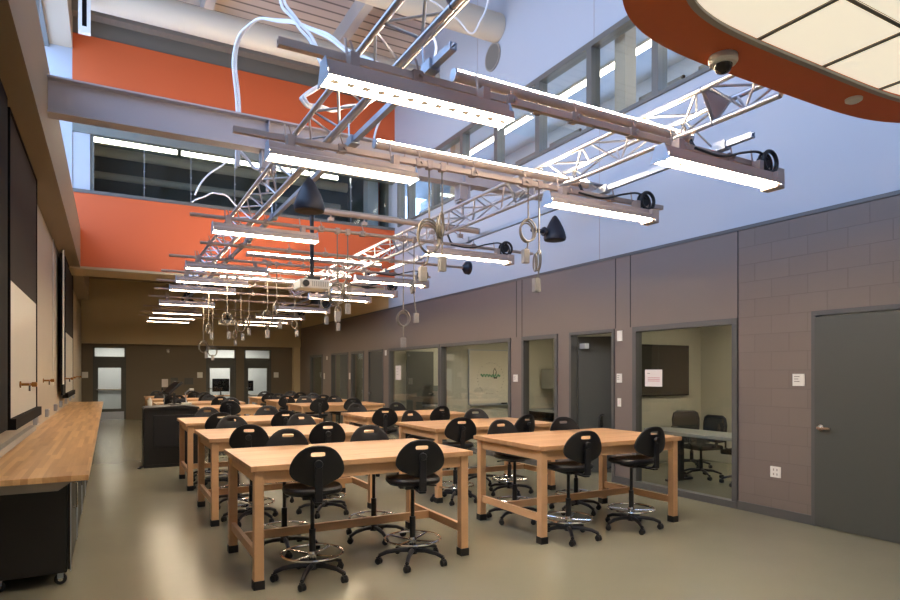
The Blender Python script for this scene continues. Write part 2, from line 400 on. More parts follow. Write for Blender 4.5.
st(B(2.4, YF+.15, 0, 2.5, 26.3, 2.7).build('wall_back_room_divider', M['upper']))
for k, (x, w) in enumerate(((.2, .5), (4.2, .9))):
    t = thing('recessed_ceiling_light', ('square ceiling light behind the far left door', 'square ceiling light behind the two far right doors')[k], 'ceiling light', (x, 25.2, 2.7))
    B(-w,-.5,-.02,w,.5,0).build('lens', M['roomlamp'], t)
t = thing('computer_desk', 'wooden desk seen through the middle far door glass', 'desk', (3.75, 25.0, 0))
B(-.6,-.3,.70,.6,.3,.74).build('desktop', M['maple'], t)
for sx in (-1, 1): B(sx*.55-.03,-.28,0,sx*.55+.03,.28,.7).build('leg', M['mapleleg'], t)
def monitor(label, loc, w, h, rz=0, tilt=0):
    t = thing('computer_monitor', label, 'monitor', loc, rz)
    B(-.1,-.08,0,.1,.1,.015).build('base', M['black'], t); B(-.025,.0,.015,.025,.03,.2).build('stand', M['black'], t)
    o = MB().cbox((0,0,0),(w,.04,h)).build('display_frame', M['black'], t, bevel=.006); o.location = (0,-.02,.2+h/2-.06); o.rotation_euler = (tilt,0,0)
    p = MB().cbox((0,-.0215,0),(w-.03,.003,h-.03)).build('screen', M['bluescreen'], o)
    return t
monitor('black monitor on the desk behind the middle far door', (3.75, 24.9, .74), .62, .5)
monitor('black monitor seen through the rightmost far door', (4.75, 25.1, .74), .5, .42)
t = thing('computer_desk', 'low desk seen through the rightmost far door glass', 'desk', (5.2, 25.1, 0))
B(-.75,-.3,.70,.6,.3,.74).build('desktop', M['tabletop_grey'], t)
for sx in (-1, 1): B(sx*.55-.03,-.28,0,sx*.55+.03,.28,.7).build('leg', M['black'], t)
# roof
st(B(-1.2, YB, 9.4, XR+.2, YO+.15, 9.5).build('ceiling', M['deck']))
rb = []
for k, x in enumerate((-.4, 1.78, 4.6)):
    st(B(x-.09, YB, 9.02, x+.09, YO+.03, 9.4).build('trim_%d' % (20+k), M['roofbeam']))
st(B(-.645, 14.2, 8.75, XR, 14.45, 9.0).build('trim_24', M['girder']))
st(B(-1.2, YB-.15, 0, XR+.2, YB, 9.5).build('wall_back', M['upper']))
# rooms behind right wall
st(B(9.6, 2.0, 0, 9.75, 24, 2.7).build('wall_rooms_back', M['room']))
st(B(XR+.16, 2.0, 2.6, 9.75, 24, 2.7).build('ceiling_rooms', M['room']))
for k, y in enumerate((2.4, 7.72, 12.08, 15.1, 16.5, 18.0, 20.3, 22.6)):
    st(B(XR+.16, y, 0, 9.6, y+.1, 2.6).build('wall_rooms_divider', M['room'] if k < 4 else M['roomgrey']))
for k, (y, x, w, l) in enumerate(((5.6, 8.2, .3, .6), (9.8, 8.2, .3, .6), (13.5, 8.2, .3, .6), (15.8, 7.6,.2,.3), (17.3, 7.6,.2,.3), (19.1, 7.8, .25, .4), (21.4, 7.8, .2, .3))):
    t = thing('recessed_ceiling_light', 'rectangular ceiling light in the side room, %s along the right wall' % ('first','second','third','fourth','fifth','sixth','seventh')[k], 'ceiling light', (x, y, 2.6))
    B(-w,-l,-.02,w,l,0).build('lens', M['roomlamp'], t)
# windows & doors in the right wall
def frame(n, i, o3=None, fw_=.07, sill=.08):
    a, b, c, d = ops[i]
    f = MB(); x0, x1 = XR-.02, XR+.1
    f.box(x0,a,d-fw_,x1,b,d); f.box(x0,a,sill,x1,a+fw_,d-fw_); f.box(x0,b-fw_,sill,x1,b,d-fw_); f.box(x0,a,0,x1,b,sill)
    o = st(f.build('window_%d' % n, M['frame'], bevel=.004))
    B(XR+.04,a+fw_,sill,XR+.05,b-fw_,d-fw_).build('window_pane', M['glass'], o)
    return o
for n, i in ((1,1),(2,3),(3,4),(4,5),(5,7),(6,9)): frame(n, i)
def doorframe(i, n):
    a, b, c, d = ops[i]; f = MB(); w = .05; x0, x1 = XR-.02, XR+.12
    f.box(x0,a,0,x1,a+w,d-w); f.box(x0,b-w,0,x1,b,d-w); f.box(x0,a,d-w,x1,b,d); return st(f.build('trim_%d' % (30+n), M['frame'], bevel=.004))
def leaf(n, hinge, w, ang, handle=1):
    f = MB().box(0,0,.012,w,.045,2.175)
    o = st(f.build('door_%d' % n, M['door'], bevel=.003)); o.location = hinge; o.rotation_euler = (0,0,ang)
    h = MB()
    for s in (-1, 1):
        y = -.0 if s < 0 else .045
        h.lathe([(.034,0),(.034,s*.012),(.014,s*.014),(.014,s*.05)], (w-.07, y, 1.03), 14, 'y')
        h.box(w-.19, min(y+s*.04,y+s*.062), 1.018, w-.055, max(y+s*.04,y+s*.062), 1.042)
    h.build('door_handle', M['chrome'], o, smooth=True)
    return o
doorframe(0, 1); leaf(1, (XR+.0, 2.835, 0), .915, PI/2)
doorframe(2, 2); leaf(2, (XR+.12, 7.62, 0), .89, R(-38))
doorframe(6, 3); leaf(3, (XR+.06, 15.39, 0), .95, PI/2)
doorframe(8, 4); leaf(4, (XR+.06, 18.16, 0), .75, PI/2)
leaf(9, (XR+.5, 14.9, 0), .8, R(0))
# door closer + hinges on door 2
o = tag(B(XR+.1, 7.42, 1.98, XR+.17, 7.56, 2.06).build('door_closer', M['strut']), 'small grey door closer at the top of the open dark door', 'door closer')

# ---------------------------------------------------------------- small wall items
def plate(label, cat, c, w, h, m=M['white'], name='wall_plate', lines=0, axis='x', extra=None):
    """c: centre on wall"""
    t = thing(name, label, cat, c)
    if axis == 'x':
        B(-.012,-w/2,-h/2,0,w/2,h/2).build('plate', m, t, bevel=.002)
        l = MB()
        for k in range(lines): l.box(-.0135,-w*.1+ (k % 2)*w*.1,h*.28-k*h*.2-.004,-.0122,w*.36,h*.28-k*h*.2+.003)
        if lines: l.build('print_lines', M['marker_grey'], t)
        if extra == 'toggle': B(-.02,-.012,-.03,-.012,.012,.03).build('rocker', M['paper'], t)
        if extra == 'socket':
            s = MB()
            for z in (-.025,.025):
                for y in (-.02,.02): s.box(-.0135,y-.006,z-.012,-.0122,y+.006,z+.012)
            s.build('sockets', M['bracket'], t)
    else:
        B(-w/2,-.012,-h/2,w/2,0,h/2).build('plate', m, t, bevel=.002)
    return t
plate('white room sign beside the near grey door', 'sign', (XR, 3.94, 1.52), .13, .13, name='room_sign', lines=3)
plate('white double outlet low on the block wall near the door', 'outlet', (XR, 4.2, .5), .12, .12, name='wall_outlet', extra='socket')
plate('white thermostat sensor high on pillar beside the TV window', 'sensor', (XR, 6.57, 2.13), .1, .15, name='wall_sensor')
plate('white room sign at eye level on pillar beside the TV window', 'sign', (XR, 6.58, 1.52), .1, .13, name='room_sign', lines=3)
plate('white light switch below the room sign on the near pillar', 'light switch', (XR, 6.58, 1.17), .065, .12, name='light_switch', extra='toggle')
plate('white room sign between whiteboard window and narrow window', 'sign', (XR, 9.17, 1.5), .13, .13, name='room_sign', lines=3)
plate('white sensor box high between far door and desk window', 'sensor', (XR, 15.15, 2.13), .1, .14, name='wall_sensor')
plate('small sensor high on the pillar before the farthest window', 'sensor', (XR, 20.2, 2.1), .1, .12, name='wall_sensor')
plate('small pale sign on the pillar before the farthest window', 'sign', (XR, 20.5, 1.49), .1, .2, name='room_sign')
plate('pale sign on the pillar right of the door with paper', 'sign', (XR, 17.95, 1.5), .12, .2, m=M['paper'], name='room_sign')
plate('white paper notice taped inside the fourth window glass', 'notice', (XR+.035, 14.42, 1.6), .3, .36, m=M['paper'], name='paper_notice', lines=3)
plate('white paper notice taped on the far open doorway', 'notice', (XR+.05, 18.35, 1.5), .15, .38, m=M['paper'], name='paper_notice')
t = thing('paper_notice', 'white paper notice with red print taped on TV room window', 'notice', (XR+.035, 5.98, 1.525))
B(-.002,-.15,-.115,0,.15,.115).build('sheet', M['paper'], t)
l = MB()
for k in range(3): l.box(-.004,-.11,.0-k*.022,-.0022,.10,.008-k*.022)
l.build('red_print', M['marker_red'], t); B(-.004,.06,.06,-.0022,.11,.068).build('heading', M['marker_grey'], t)
for k, (x, z) in enumerate(((-.7, 1.53), (2.87, 1.52), (5.59, 1.52))):
    plate('square white sign on the far wall, %s' % ('left of the far left door', 'left of the middle door', 'right of the rightmost door')[k], 'sign', (x, YF-.0, z), .18, .2, axis='y', name='room_sign')
plate('small framed notice on the far wall, left of the pair', 'frame', (1.72, YF, 1.24), .2, .28, m=M['paper'], axis='y', name='framed_notice')
plate('dark framed notice on the far wall, right of the pair', 'frame', (2.02, YF, 1.26), .24, .34, m=M['door'], axis='y', name='framed_notice')
plate('large dark framed notice on the far wall near middle door', 'frame', (2.5, YF, 1.3), .3, .24, m=M['door'], axis='y', name='framed_notice')
t = thing('wall_camera', 'small white camera high on the far dark wall', 'camera', (1.82, YF, 2.37))
B(-.05,-.03,-.03,.05,0,.07).build('bracket', M['bracket'], t); MB().lathe([(0,-.1),(.03,-.1),(.045,-.03),(.03,0)], (0,-.02,-.03), 12, 'y').build('camera_head', M['white'], t, smooth=True)

# ---------------------------------------------------------------- side room contents
t = thing('television', 'large dark television on the far wall of the side room', 'television', (8.58, 7.72, 1.64))
B(-.62,-.07,-.45,.62,-.02,.45).build('display_frame', M['blackframe'], t, bevel=.006); B(-.6,-.072,-.43,.6,-.07,.43).build('screen', M['screen'], t)
B(-.2,-.02,-.2,.2,0,.2).build('wall_mount', M['strut'], t)
t = thing('meeting_table', 'grey oval meeting table in the side room behind window', 'table', (7.42, 5.75, 0))
top = []
for k in range(32):
    a = 2*PI*k/32; cs, sn = math.cos(a), math.sin(a)
    top.append((.33*math.copysign(abs(cs)**.55, cs), 1.15*math.copysign(abs(sn)**.55, sn)))
MB().prism(top, .70, .745, 'xy').build('tabletop', M['tabletop_grey'], t, bevel=.006)
for y in (-.6, .6):
    B(-.05,y-.05,.03,.05,y+.05,.70).build('leg', M['black'], t); B(-.25,y-.04,0,.25,y+.04,.03).build('foot', M['black'], t)
def mesh_chair(label, loc, rz, proto=[None]):
    if proto[0]: return dup(proto[0], loc, rz, label)
    t = thing('mesh_office_chair', label, 'office chair', loc, rz, 'mesh chairs around the meeting table'); proto[0] = t
    MB().prism([(-.23,-.2),(-.2,-.24),(.2,-.24),(.23,-.2),(.24,.18),(.2,.24),(-.2,.24),(-.24,.18)], .44, .50, 'xy').build('seat', M['mesh'], t, bevel=.015)
    fr = []; 
    for x, z in ((-.21,.56),(-.225,.8),(-.2,.90),(-.15,.93),(.15,.93),(.2,.90),(.225,.8),(.21,.56),(.1,.54),(-.1,.54)): fr.append((x, -.26-.04*(z-.5), z))
    MB().tube(fr, .017, 8, True).build('backrest_frame', M['black'], t, smooth=True)
    MB().prism([(p[0], p[2]) for p in fr], -.285, -.275, 'xz').build('backrest', M['mesh'], t)
    MB().tube([(0,-.22,.45),(0,-.31,.5),(0,-.30,.62)], .02, 8).build('back_support', M['black'], t, smooth=True)
    for s in (-1, 1):
        MB().tube([(s*.2,-.02,.47),(s*.28,-.02,.5),(s*.28,-.02,.67)], .014, 8).build('armrest_post', M['black'], t, smooth=True)
        MB().cbox((s*.28,0,.68),(.06,.24,.025)).build('armrest', M['black'], t, bevel=.008)
    MB().lathe([(.03,.1),(.03,.28),(.018,.28),(.018,.44)], n=12).build('column', M['black'], t, smooth=True)
    m = MB()
    for k in range(5):
        a = 2*PI*k/5+.3; m.tube([(0,0,.12),(.17*math.cos(a),.17*math.sin(a),.11),(.29*math.cos(a),.29*math.sin(a),.07)], .024, 8, r2=.014)
    m.build('base', M['black'], t, smooth=True)
    for k in range(5):
        a = 2*PI*k/5+.3; x, y = .29*math.cos(a), .29*math.sin(a)
        MB().lathe([(.028,-.022),(.03,-.008),(.03,.008),(.028,.022)], (x,y,.03), 12, 'x').build('caster', M['rubber'], t, smooth=True)
    return t
mesh_chair('black mesh office chair behind the meeting table, right one', (7.88, 5.62, 0), R(96))
mesh_chair('black mesh office chair behind the meeting table, left one', (7.90, 6.35, 0), R(82))
mesh_chair('black mesh office chair at the head of the meeting table near TV', (7.05, 7.15, 0), R(200))
mesh_chair('black mesh office chair below the dark television', (8.6, 7.1, 0), R(150))
mesh_chair('black mesh office chair against the back of the side room', (9.2, 5.2, 0), R(60))
# whiteboard
t = thing('whiteboard', 'white board with marker drawing behind the third window', 'whiteboard', (7.73, 12.06, 1.5))
B(-.57,-.03,-.63,.57,-.005,.63).build('frame', M['strut'], t); B(-.55,-.033,-.61,.55,-.03,.61).build('board', M['wb'], t)
B(-.55,-.09,-.66,.55,-.03,-.63).build('marker_tray', M['strut'], t)
m = MB()
for k in range(30):
    a = 2*PI*k/30
    if random.random() < .85: m.cbox((.02+.36*math.cos(a),-.0345,-.03+.36*math.sin(a)), (.03*random.uniform(.5,1),.002,.014))
m.build('dotted_circle_drawing', M['marker_grey'], t)
m = MB()
x = -.25
for k in range(6):
    pts = [(x+.075*q/6, -.0345, .03+.035*math.sin(q*1.3+k)+.01*random.random()) for q in range(7)]
    m.tube(pts, .012, 5); x += .09
m.build('green_writing', M['marker_green'], t)
m = MB(); m.tube([(.1,-.0345,.02),(.09,-.0345,.14),(.13,-.0345,.2),(.17,-.0345,.13),(.16,-.0345,.02)], .008, 5); m.cbox((.15,-.0345,-.02),(.09,.002,.03))
m.build('small_figure_drawing', M['blackframe'], t)
B(.3,-.08,-.628,.45,-.05,-.60).build('eraser', M['black'], t)
t = thing('overhead_cabinet', 'grey wall cabinet seen through the narrow window', 'cabinet', (9.4, 11.0, 1.45))
B(-.2,-1.0,-.24,.2,1.0,.24).build('body', M['roomgrey'], t, bevel=.004)
for y in (-.99, 0.005): B(-.222,y,-.23,-.202,y+.98,.23).build('door', M['tabletop_grey'], t)
t = thing('side_counter', 'grey desk below the wall cabinet in the second room', 'desk', (9.15, 10.2, 0))
B(-.45,-1.8,.70,.45,1.8,.74).build('desktop', M['tabletop_grey'], t); B(-.4,-1.75,0,.42,-1.7,.7).build('side_panel', M['black'], t); B(-.4,1.7,0,.42,1.75,.7).build('side_panel', M['black'], t)
t = thing('desk_credenza', 'dark grey desk unit seen through the fourth window', 'desk', (8.2, 14.6, 0))
B(-.75,-.4,.0,.75,.4,.7).build('body', M['roomgrey'], t); B(-.8,-.43,.7,.8,.43,.74).build('desktop', M['tabletop_grey'], t)
B(-.8,.3,.74,.8,.34,1.25).build('privacy_panel', M['band'], t)
monitor('dark monitor on the desk behind the fourth window', (8.1, 14.5, .74), .6, .4)

# ---------------------------------------------------------------- left wall: boards, valves, outlets
def board(label, y0, y1):
    t = thing('sliding_wall_board', label, 'board', (-.72, (y0+y1)/2, 0)); h = (y1-y0)/2
    B(-.02,-h,2.36,.012,h,3.72).build('dark_panel', M['wbdark'], t); B(-.02,-h,1.22,.01,h,2.36).build('white_panel', M['wb'], t)
    f = MB(); f.box(-.025,-h-.035,1.19,.02,-h,3.745); f.box(-.025,h,1.19,.02,h+.02,3.745)
    f.build('side_frame', M['blackframe'], t); B(-.03,-h-.035,1.13,.06,h+.02,1.22).build('bottom_rail', M['blackframe'], t)
    B(-.03,-h-.035,3.725,.02,h+.02,3.748).build('top_rail', M['blackframe'], t)
    return t
board('tall board with dark upper and white lower panel, nearest one', 6.12, 8.22)
t = thing('black_wall_panel', 'tall black panel cut off at the left edge of view', 'panel', (-.72, 4.9, 0))
B(-.02,-1.1,1.15,.03,.96,3.74).build('panel', M['blackframe'], t, bevel=.006)
board('tall board with dark upper and white lower panel, farther along wall', 13.4, 16.1)
t = thing('black_wall_panel', 'tall narrow black panel beside the farther board', 'panel', (-.72, 13.05, 0))
B(-.02,-.33,1.2,.012,.42,3.7).build('panel', M['blackframe'], t)
tag(MB().tube([(-.77,11.5,3.7),(-.77,11.5,1.4)], .006, 8).build('drop_pipe', M['white'], smooth=True), 'thin white vertical pipe on the left wall between boards', 'pipe')
tag(MB().tube([(-.685,12.42,3.7),(-.685,12.42,1.4)], .014, 8).build('drop_pipe', M['white'], smooth=True), 'thin white vertical pipe beside the black panel edge', 'pipe')
tag(B(-.79,5.0,3.4,-.785,5.1,3.5).build('wall_cap', M['bracket']), 'small round cap high on the left wall', 'cap') if False else None
def valve(label, y, x=-.8):
    t = thing('gas_valve', label, 'valve', (x, y, 1.49), 0, 'brass valves along the left wall')
    MB().lathe([(.03,0),(.03,.01),(.012,.012),(.012,.09),(.022,.09),(.022,.13),(0,.135)], (0,0,0), 12, 'x').build('valve_body', M['brass'], t, smooth=True)
    MB().tube([(.07,-.07,0),(.07,.07,0)], .011, 8).build('handle', M['brass'], t, smooth=True)
    MB().tube([(.07,0,.0),(.07,0,-.06)], .01, 8).build('outlet', M['chrome'], t, smooth=True)
for k, y in enumerate((6.75, 10.19, 13.31, 16.53, 19.94)):
    valve('brass cross handled gas valve on left wall, %s from camera' % ('first','second','third','fourth','fifth')[k], y, -.705 if k in (0, 2) else -.8 if k != 3 else -.8)
for k, y in enumerate((9.0, 10.57, 12.17, 13.42, 14.97, 16.5, 18.02)):
    t = thing('bench_outlet_box', 'grey outlet box above the long bench, %s along the wall' % ('first','second','third','fourth','fifth','sixth','seventh')[k], 'outlet', (-.8, y, 1.02), 0, 'outlet boxes above the bench')
    B(0,-.1,-.055,.045,.1,.055).build('box', M['strut'], t, bevel=.004); B(.045,-.085,-.04,.048,.085,.04).build('faceplate', M['bracket'], t)
tag(B(-.8,5.3,.93,-.74,8.6,.99).build('wall_raceway', M['bracket'], bevel=.004), 'grey metal raceway along the wall above the near bench', 'raceway')
# long bench
t = thing('wall_bench_top', 'long butcher block bench top along the left wall', 'worktop', (-.46, 10.9, 0))
o = B(-6.1,-.34,.872,6.1,.34,.91).build('tabletop', M['bench'], t, bevel=.003); o.rotation_euler = (0,0,PI/2)
MB().prism([(-.33,.87),(.26,.87),(.16,.80),(-.33,.80)], -6.0, -5.98).build('end_bracket', M['bracket'], t)
def cabinet(label, y, proto=[None]):
    if proto[0]: return dup(proto[0], (-.5, y, 0), 0, label)
    t = thing('mobile_cabinet', label, 'cabinet', (-.5, y, 0), 0, 'mobile cabinets under the long bench'); proto[0] = t
    B(-.27,-.5,.1,.225,.5,.855).build('body', M['cabinet'], t, bevel=.004)
    for s in (0, 1):
        d = B(.228,-.49+s*.495,.12,.245,-.005+s*.495,.845).build('door', M['cabinet'], t, bevel=.003)
        MB().tube([(.245,-.05+s*.1,.5),(.27,-.05+s*.1,.5),(.27,-.05+s*.1,.7),(.245,-.05+s*.1,.7)], .006, 6).build('handle', M['chrome'], d, smooth=True)
    for y_ in (-.5, .485): B(.245,y_,.11,.252,y_+.015,.85).build('edge_trim', M['strut'], t)
    for x in (-.2, .18):
        for y_ in (-.43, .43):
            c = MB().lathe([(.035,-.014),(.042,-.01),(.042,.01),(.035,.014)], (x,y_,.042), 16, 'y').build('caster', M['rubber'], t, smooth=True)
            MB().lathe([(.018,-.018),(.018,.018)], (x,y_,.042), 10, 'y').build('wheel_hub', M['chrome'], c)
            B(x-.02,y_-.024,.05,x+.02,y_+.024,.1).build('caster_fork', M['strut'], c)
    return t
for k in range(10):
    cabinet('black mobile cabinet on casters under the bench, %s from the camera' % ('first','second','third','fourth','fifth','sixth','seventh','eighth','ninth','tenth')[k], 5.92+k*1.13)

# ---------------------------------------------------------------- workbenches
TW, TD = 1.88, 1.20
def make_table():
    t = thing('workbench', '', 'table', (0,0,0), 0, 'maple workbenches')
    B(-TW/2,-TD/2,.872,TW/2,TD/2,.914).build('tabletop', M['maple'], t, bevel=.003)
    L = .07; ix, iy = TW/2-.03-L/2, TD/2-.03-L/2
    for sx in (-1, 1):
        for sy in (-1, 1):
            x, y = sx*ix, sy*iy
            g = B(x-L/2,y-L/2,.03,x+L/2,y+L/2,.872).build('leg', M['mapleleg'], t, bevel=.003)
            B(x-L/2-.006,y-L/2-.006,0,x+L/2+.006,y+L/2+.006,.065).build('rubber_foot', M['rubber'], g, bevel=.003)
    for sy in (-1, 1): B(-ix,sy*iy-.014,.775,ix,sy*iy+.014,.872).build('apron', M['mapleleg'], t)
    for sx in (-1, 1): B(sx*ix-.014,-iy,.775,sx*ix+.014,iy,.872).build('apron', M['mapleleg'], t)
    for sx in (-1, 1): B(sx*ix-.018,-iy,.20,sx*ix+.018,iy,.27).build('side_stretcher', M['mapleleg'], t, bevel=.002)
    B(-ix,-.02+.1,.20,ix,.02+.1,.27).build('long_stretcher', M['mapleleg'], t, bevel=.002)
    return t
tb = make_table()
ordn = ['nearest the camera','second from the camera','third from the camera','fourth from the camera','fifth from the camera','sixth from the camera','farthest from the camera']
Ly = [4.60,6.74,8.95,12.65,14.85,17.0,19.1]; Ry = [4.55,6.62,8.95,12.65,14.85,17.0]
tabs = []
for k, y in enumerate(Ly):
    lab = 'maple workbench with black feet in the left column, '+ordn[k]
    c = (1.84, y+TD/2, 0)
    if k == 0: tb.location = c; tb['label'] = lab
    else: dup(tb, c, 0, lab)
    tabs.append(('left column table '+ordn[k], c, 0, k))
for k, y in enumerate(Ry):
    c = (4.42, y+TD/2, 0); dup(tb, c, 0, 'maple workbench with black feet in the right column, '+ordn[k]); tabs.append(('right column table '+ordn[k], c, 1, k))

# ---------------------------------------------------------------- stools
def make_stool():
    t = thing('drafting_stool', '', 'stool', (0,0,0), 0, 'black drafting stools at the workbenches')
    # seat: contoured rounded disc
    n = 40; prof = [(0,.665),(.6,.66),(.92,.672),(1,.69),(1,.712),(.94,.728),(.8,.722),(.5,.712),(0,.708)]
    v = []; f = []
    for r, z in prof:
        for k in range(n):
            a = 2*PI*k/n; cs, sn = math.cos(a), math.sin(a)
            rx = .225*math.copysign(abs(cs)**.8, cs)*r; ry = .215*math.copysign(abs(sn)**.8, sn)*r
            v.append((rx, ry, z+(.02 if (sn > 0 and z > .7) else 0)*(-(sn*r)**2)))
    m = len(prof)
    for i in range(m-1):
        for k in range(n): f.append((i*n+k, i*n+(k+1) % n, (i+1)*n+(k+1) % n, (i+1)*n+k))
    MB().add(v, f).build('seat', M['seat'], t, smooth=True)
    B(-.09,-.13,.635,.09,.07,.668).build('seat_mechanism', M['black'], t, bevel=.006)
    MB().tube([(.08,-.02,.65),(.2,-.03,.64)], .007, 6).build('height_lever', M['black'], t, smooth=True)
    # backrest
    half = [(0,.305),(.05,.302),(.095,.287),(.135,.258),(.168,.218),(.190,.175),(.200,.132),(.197,.095),(.18,.066),(.15,.046),(.11,.03),(.07,.012),(.035,.0),(0,-.002)]
    out = half+[(-x, z) for x, z in half[-2:0:-1]]
    # resample evenly to N
    N = 48; P = out+[out[0]]; Ls = [0]
    for i in range(len(out)): Ls.append(Ls[-1]+math.dist(P[i], P[i+1]))
    O = []
    for k in range(N):
        s = Ls[-1]*k/N; i = max(j for j in range(len(Ls)) if Ls[j] <= s+1e-9); i = min(i, len(out)-1)
        u = (s-Ls[i])/(Ls[i+1]-Ls[i]); O.append((P[i][0]+(P[i+1][0]-P[i][0])*u, P[i][1]+(P[i+1][1]-P[i][1])*u))
    I = []
    for k in range(N):
        ang = math.atan2(O[k][1]-.24, O[k][0]); cs, sn = math.cos(ang), math.sin(ang)
        q = (abs(cs/.052)**5+abs(sn/.016)**5)**(-1/5); I.append((cs*q, .24+sn*q))
    rings = [0, .12, .35, .6, .85, 1.]
    v = []; f = []
    def yy(x, z): return -.30+1.1*x*x-.12*(z-.1)   # curves forward at the sides
    for side in (0, 1):
        for q in rings:
            for k in range(N):
                x = O[k][0]*(1-q)+I[k][0]*q; z = O[k][1]*(1-q)+I[k][1]*q
                th = .012 if q > 0 and q < 1 else .007
                v.append((x, yy(x, z)+(th if side else -th), z+.762))
    nr = len(rings)
    for side in (0, 1):
        b0 = side*nr*N
        for i in range(nr-1):
            for k in range(N): f.append((b0+i*N+k, b0+i*N+(k+1) % N, b0+(i+1)*N+(k+1) % N, b0+(i+1)*N+k))
    for i in (0, nr-1):
        for k in range(N): f.append((i*N+k, i*N+(k+1) % N, nr*N+i*N+(k+1) % N, nr*N+i*N+k))
    MB().add(v, f).build('backrest', M['seat'], t, smooth=True)
    m = MB(); m.tube([(0,-.09,.65),(0,-.22,.645),(0,-.30,.66),(0,-.345,.72),(0,-.345,.93)], .014, 8)
    m.box(-.028,-.358,.66,.028,-.336,.93); m.box(-.028,-.34,.64,.028,-.12,.655)
    m.build('back_bracket', M['black'], t, bevel=.004)
    MB().lathe([(.026,-.02),(.03,-.01),(.03,.01),(.02,.022)], (0,-.35,.935), 14, 'y').build('adjust_knob', M['black'], t, smooth=True)
    MB().lathe([(.034,.10),(.03,.14),(.026,.2),(.026,.385),(.016,.387),(.016,.64)], n=14).build('column', M['black'], t, smooth=True)
    m = MB(); Rr = .232
    m.tube([(Rr*math.cos(2*PI*k/40), Rr*math.sin(2*PI*k/40), .20) for k in range(40)], .0105, 8, True)
    for k in range(4):
        a = PI/4+k*PI/2; m.tube([(.03*math.cos(a),.03*math.sin(a),.185),(Rr*math.cos(a),Rr*math.sin(a),.197)], .0075, 6)
    m.lathe([(.033,.165),(.036,.17),(.036,.2),(.03,.215)], n=14)
    m.build('foot_ring', M['chrome'], t, smooth=True)
    m = MB(); m.lathe([(.04,.075),(.045,.09),(.045,.12),(.034,.135)], n=14)
    for k in range(5):
        a = 2*PI*k/5+.55; cs, sn = math.cos(a), math.sin(a)
        m.tube([(.02*cs,.02*sn,.105),(.12*cs,.12*sn,.11),(.22*cs,.22*sn,.098),(.285*cs,.285*sn,.072)], .022, 8, r2=.016)
    m.build('star_base', M['black'], t, smooth=True)
    for k in range(5):
        a = 2*PI*k/5+.55; x, y = .285*math.cos(a), .285*math.sin(a)
        c = MB(); c.lathe([(.02,-.024),(.027,-.02),(.027,-.006),(.01,-.005),(.01,.005),(.027,.006),(.027,.02),(.02,.024)], (0,0,.027), 12, 'x'); c.tube([(0,0,.03),(0,0,.075)], .01, 6)
        c.box(-.012,-.018,.03,.012,.018,.06)
        o = c.build('caster', M['rubber'], t, smooth=True); o.location = (x,y,0); o.rotation_euler = (0,0,a*2.3)
    return t
stool = make_stool(); used = False
XS = {0: (1.38, 2.24), 1: (3.88, 4.71)}
rot = {('n',0,0,0): -9, ('n',0,0,1): -12, ('f',0,0,0): -20, ('f',0,0,1): -13, ('n',1,0,0): -10, ('n',1,0,1): -2}
for lab, c, col, k in tabs:
    for side in ('n', 'f'):
        for s in (0, 1):
            y0, y1 = c[1]-TD/2, c[1]+TD/2
            x = XS[col][s]
            if k > 0: x += random.uniform(-.06, .05)-(.03 if col == 0 else .05)
            if side == 'f' and k == 0 and col == 1: x = (3.86, 4.72)[s]
            yc = y0+.09 if side == 'n' else y1-.24
            if k > 0: yc += random.uniform(-.04, .04)
            dr = rot.get((side, col, k, s), random.uniform(-26, 14))
            if side == 'f': dr += 180
            l = 'black drafting stool, %s seat on %s side of %s' % (('left','right')[s], {'n':'near','f':'far'}[side], lab)
            if not used: stool.location = (x,yc,0); stool.rotation_euler = (0,0,R(dr)); stool['label'] = l; used = True
            else: dup(stool, (x,yc,0), R(dr), l)

# ---------------------------------------------------------------- lectern
t = thing('lectern', 'black media lectern with slanted monitor in the left column', 'lectern', (.93, 11.75, 0))
B(-.42,-.3,.05,.42,.36,.98).build('body', M['cabinet'], t, bevel=.006)
B(-.28,-.315,.34,.38,-.30,.88).build('front_panel', M['black'], t, bevel=.004)
MB().prism([(-.43,.98),(-.41,1.01),(.2,1.04),(.43,1.01),(.45,.98)], -.36, .4).build('top', M['black'], t, bevel=.006)
B(-.42,-.3,.0,.42,.36,.05).build('plinth', M['rubber'], t)
tag(MB().tube(bez([(.5,11.6,.012),(.42,11.45,.012),(.46,11.38,.012)],5), .012, 6).build('floor_cable', M['blackcable'], smooth=True), 'short black cable on the floor beside the lectern', 'cable')
t = monitor('black tilted touch monitor on top of the lectern', (.98, 11.7, 1.045), .5, .3, R(-82), R(-48))
t = thing('document_camera', 'white armed document camera standing on the lectern', 'document camera', (1.2, 11.8, 1.04))
B(-.08,-.08,0,.08,.08,.03).build('base', M['white'], t, bevel=.005); MB().tube([(0,0,.03),(-.02,0,.2),(.06,-.03,.27)], .012, 8).build('arm', M['strut'], t, smooth=True); MB().cbox((.08,-.04,.26),(.07,.05,.04)).build('camera_head', M['white'], t, bevel=.005)
tag(MB().lathe([(.035,0),(.038,.09),(.02,.12),(.02,.14),(0,.14)], (.62,11.85,1.025), 12).build('spray_bottle', M['white'], smooth=True), 'small white bottle at the left end of the lectern top', 'bottle')
t = thing('gooseneck_microphone', 'thin gooseneck microphone on the lectern', 'microphone', (.85, 11.95, 1.04))
MB().tube(bez([(0,0,0),(0,0,.15),(-.03,-.04,.24)],6), .006, 6).build('gooseneck', M['strut'], t, smooth=True); MB().lathe([(0,0),(.013,.01),(.013,.05),(0,.06)], (-.03,-.04,.24), 8).build('microphone_head', M['black'], t, smooth=True)

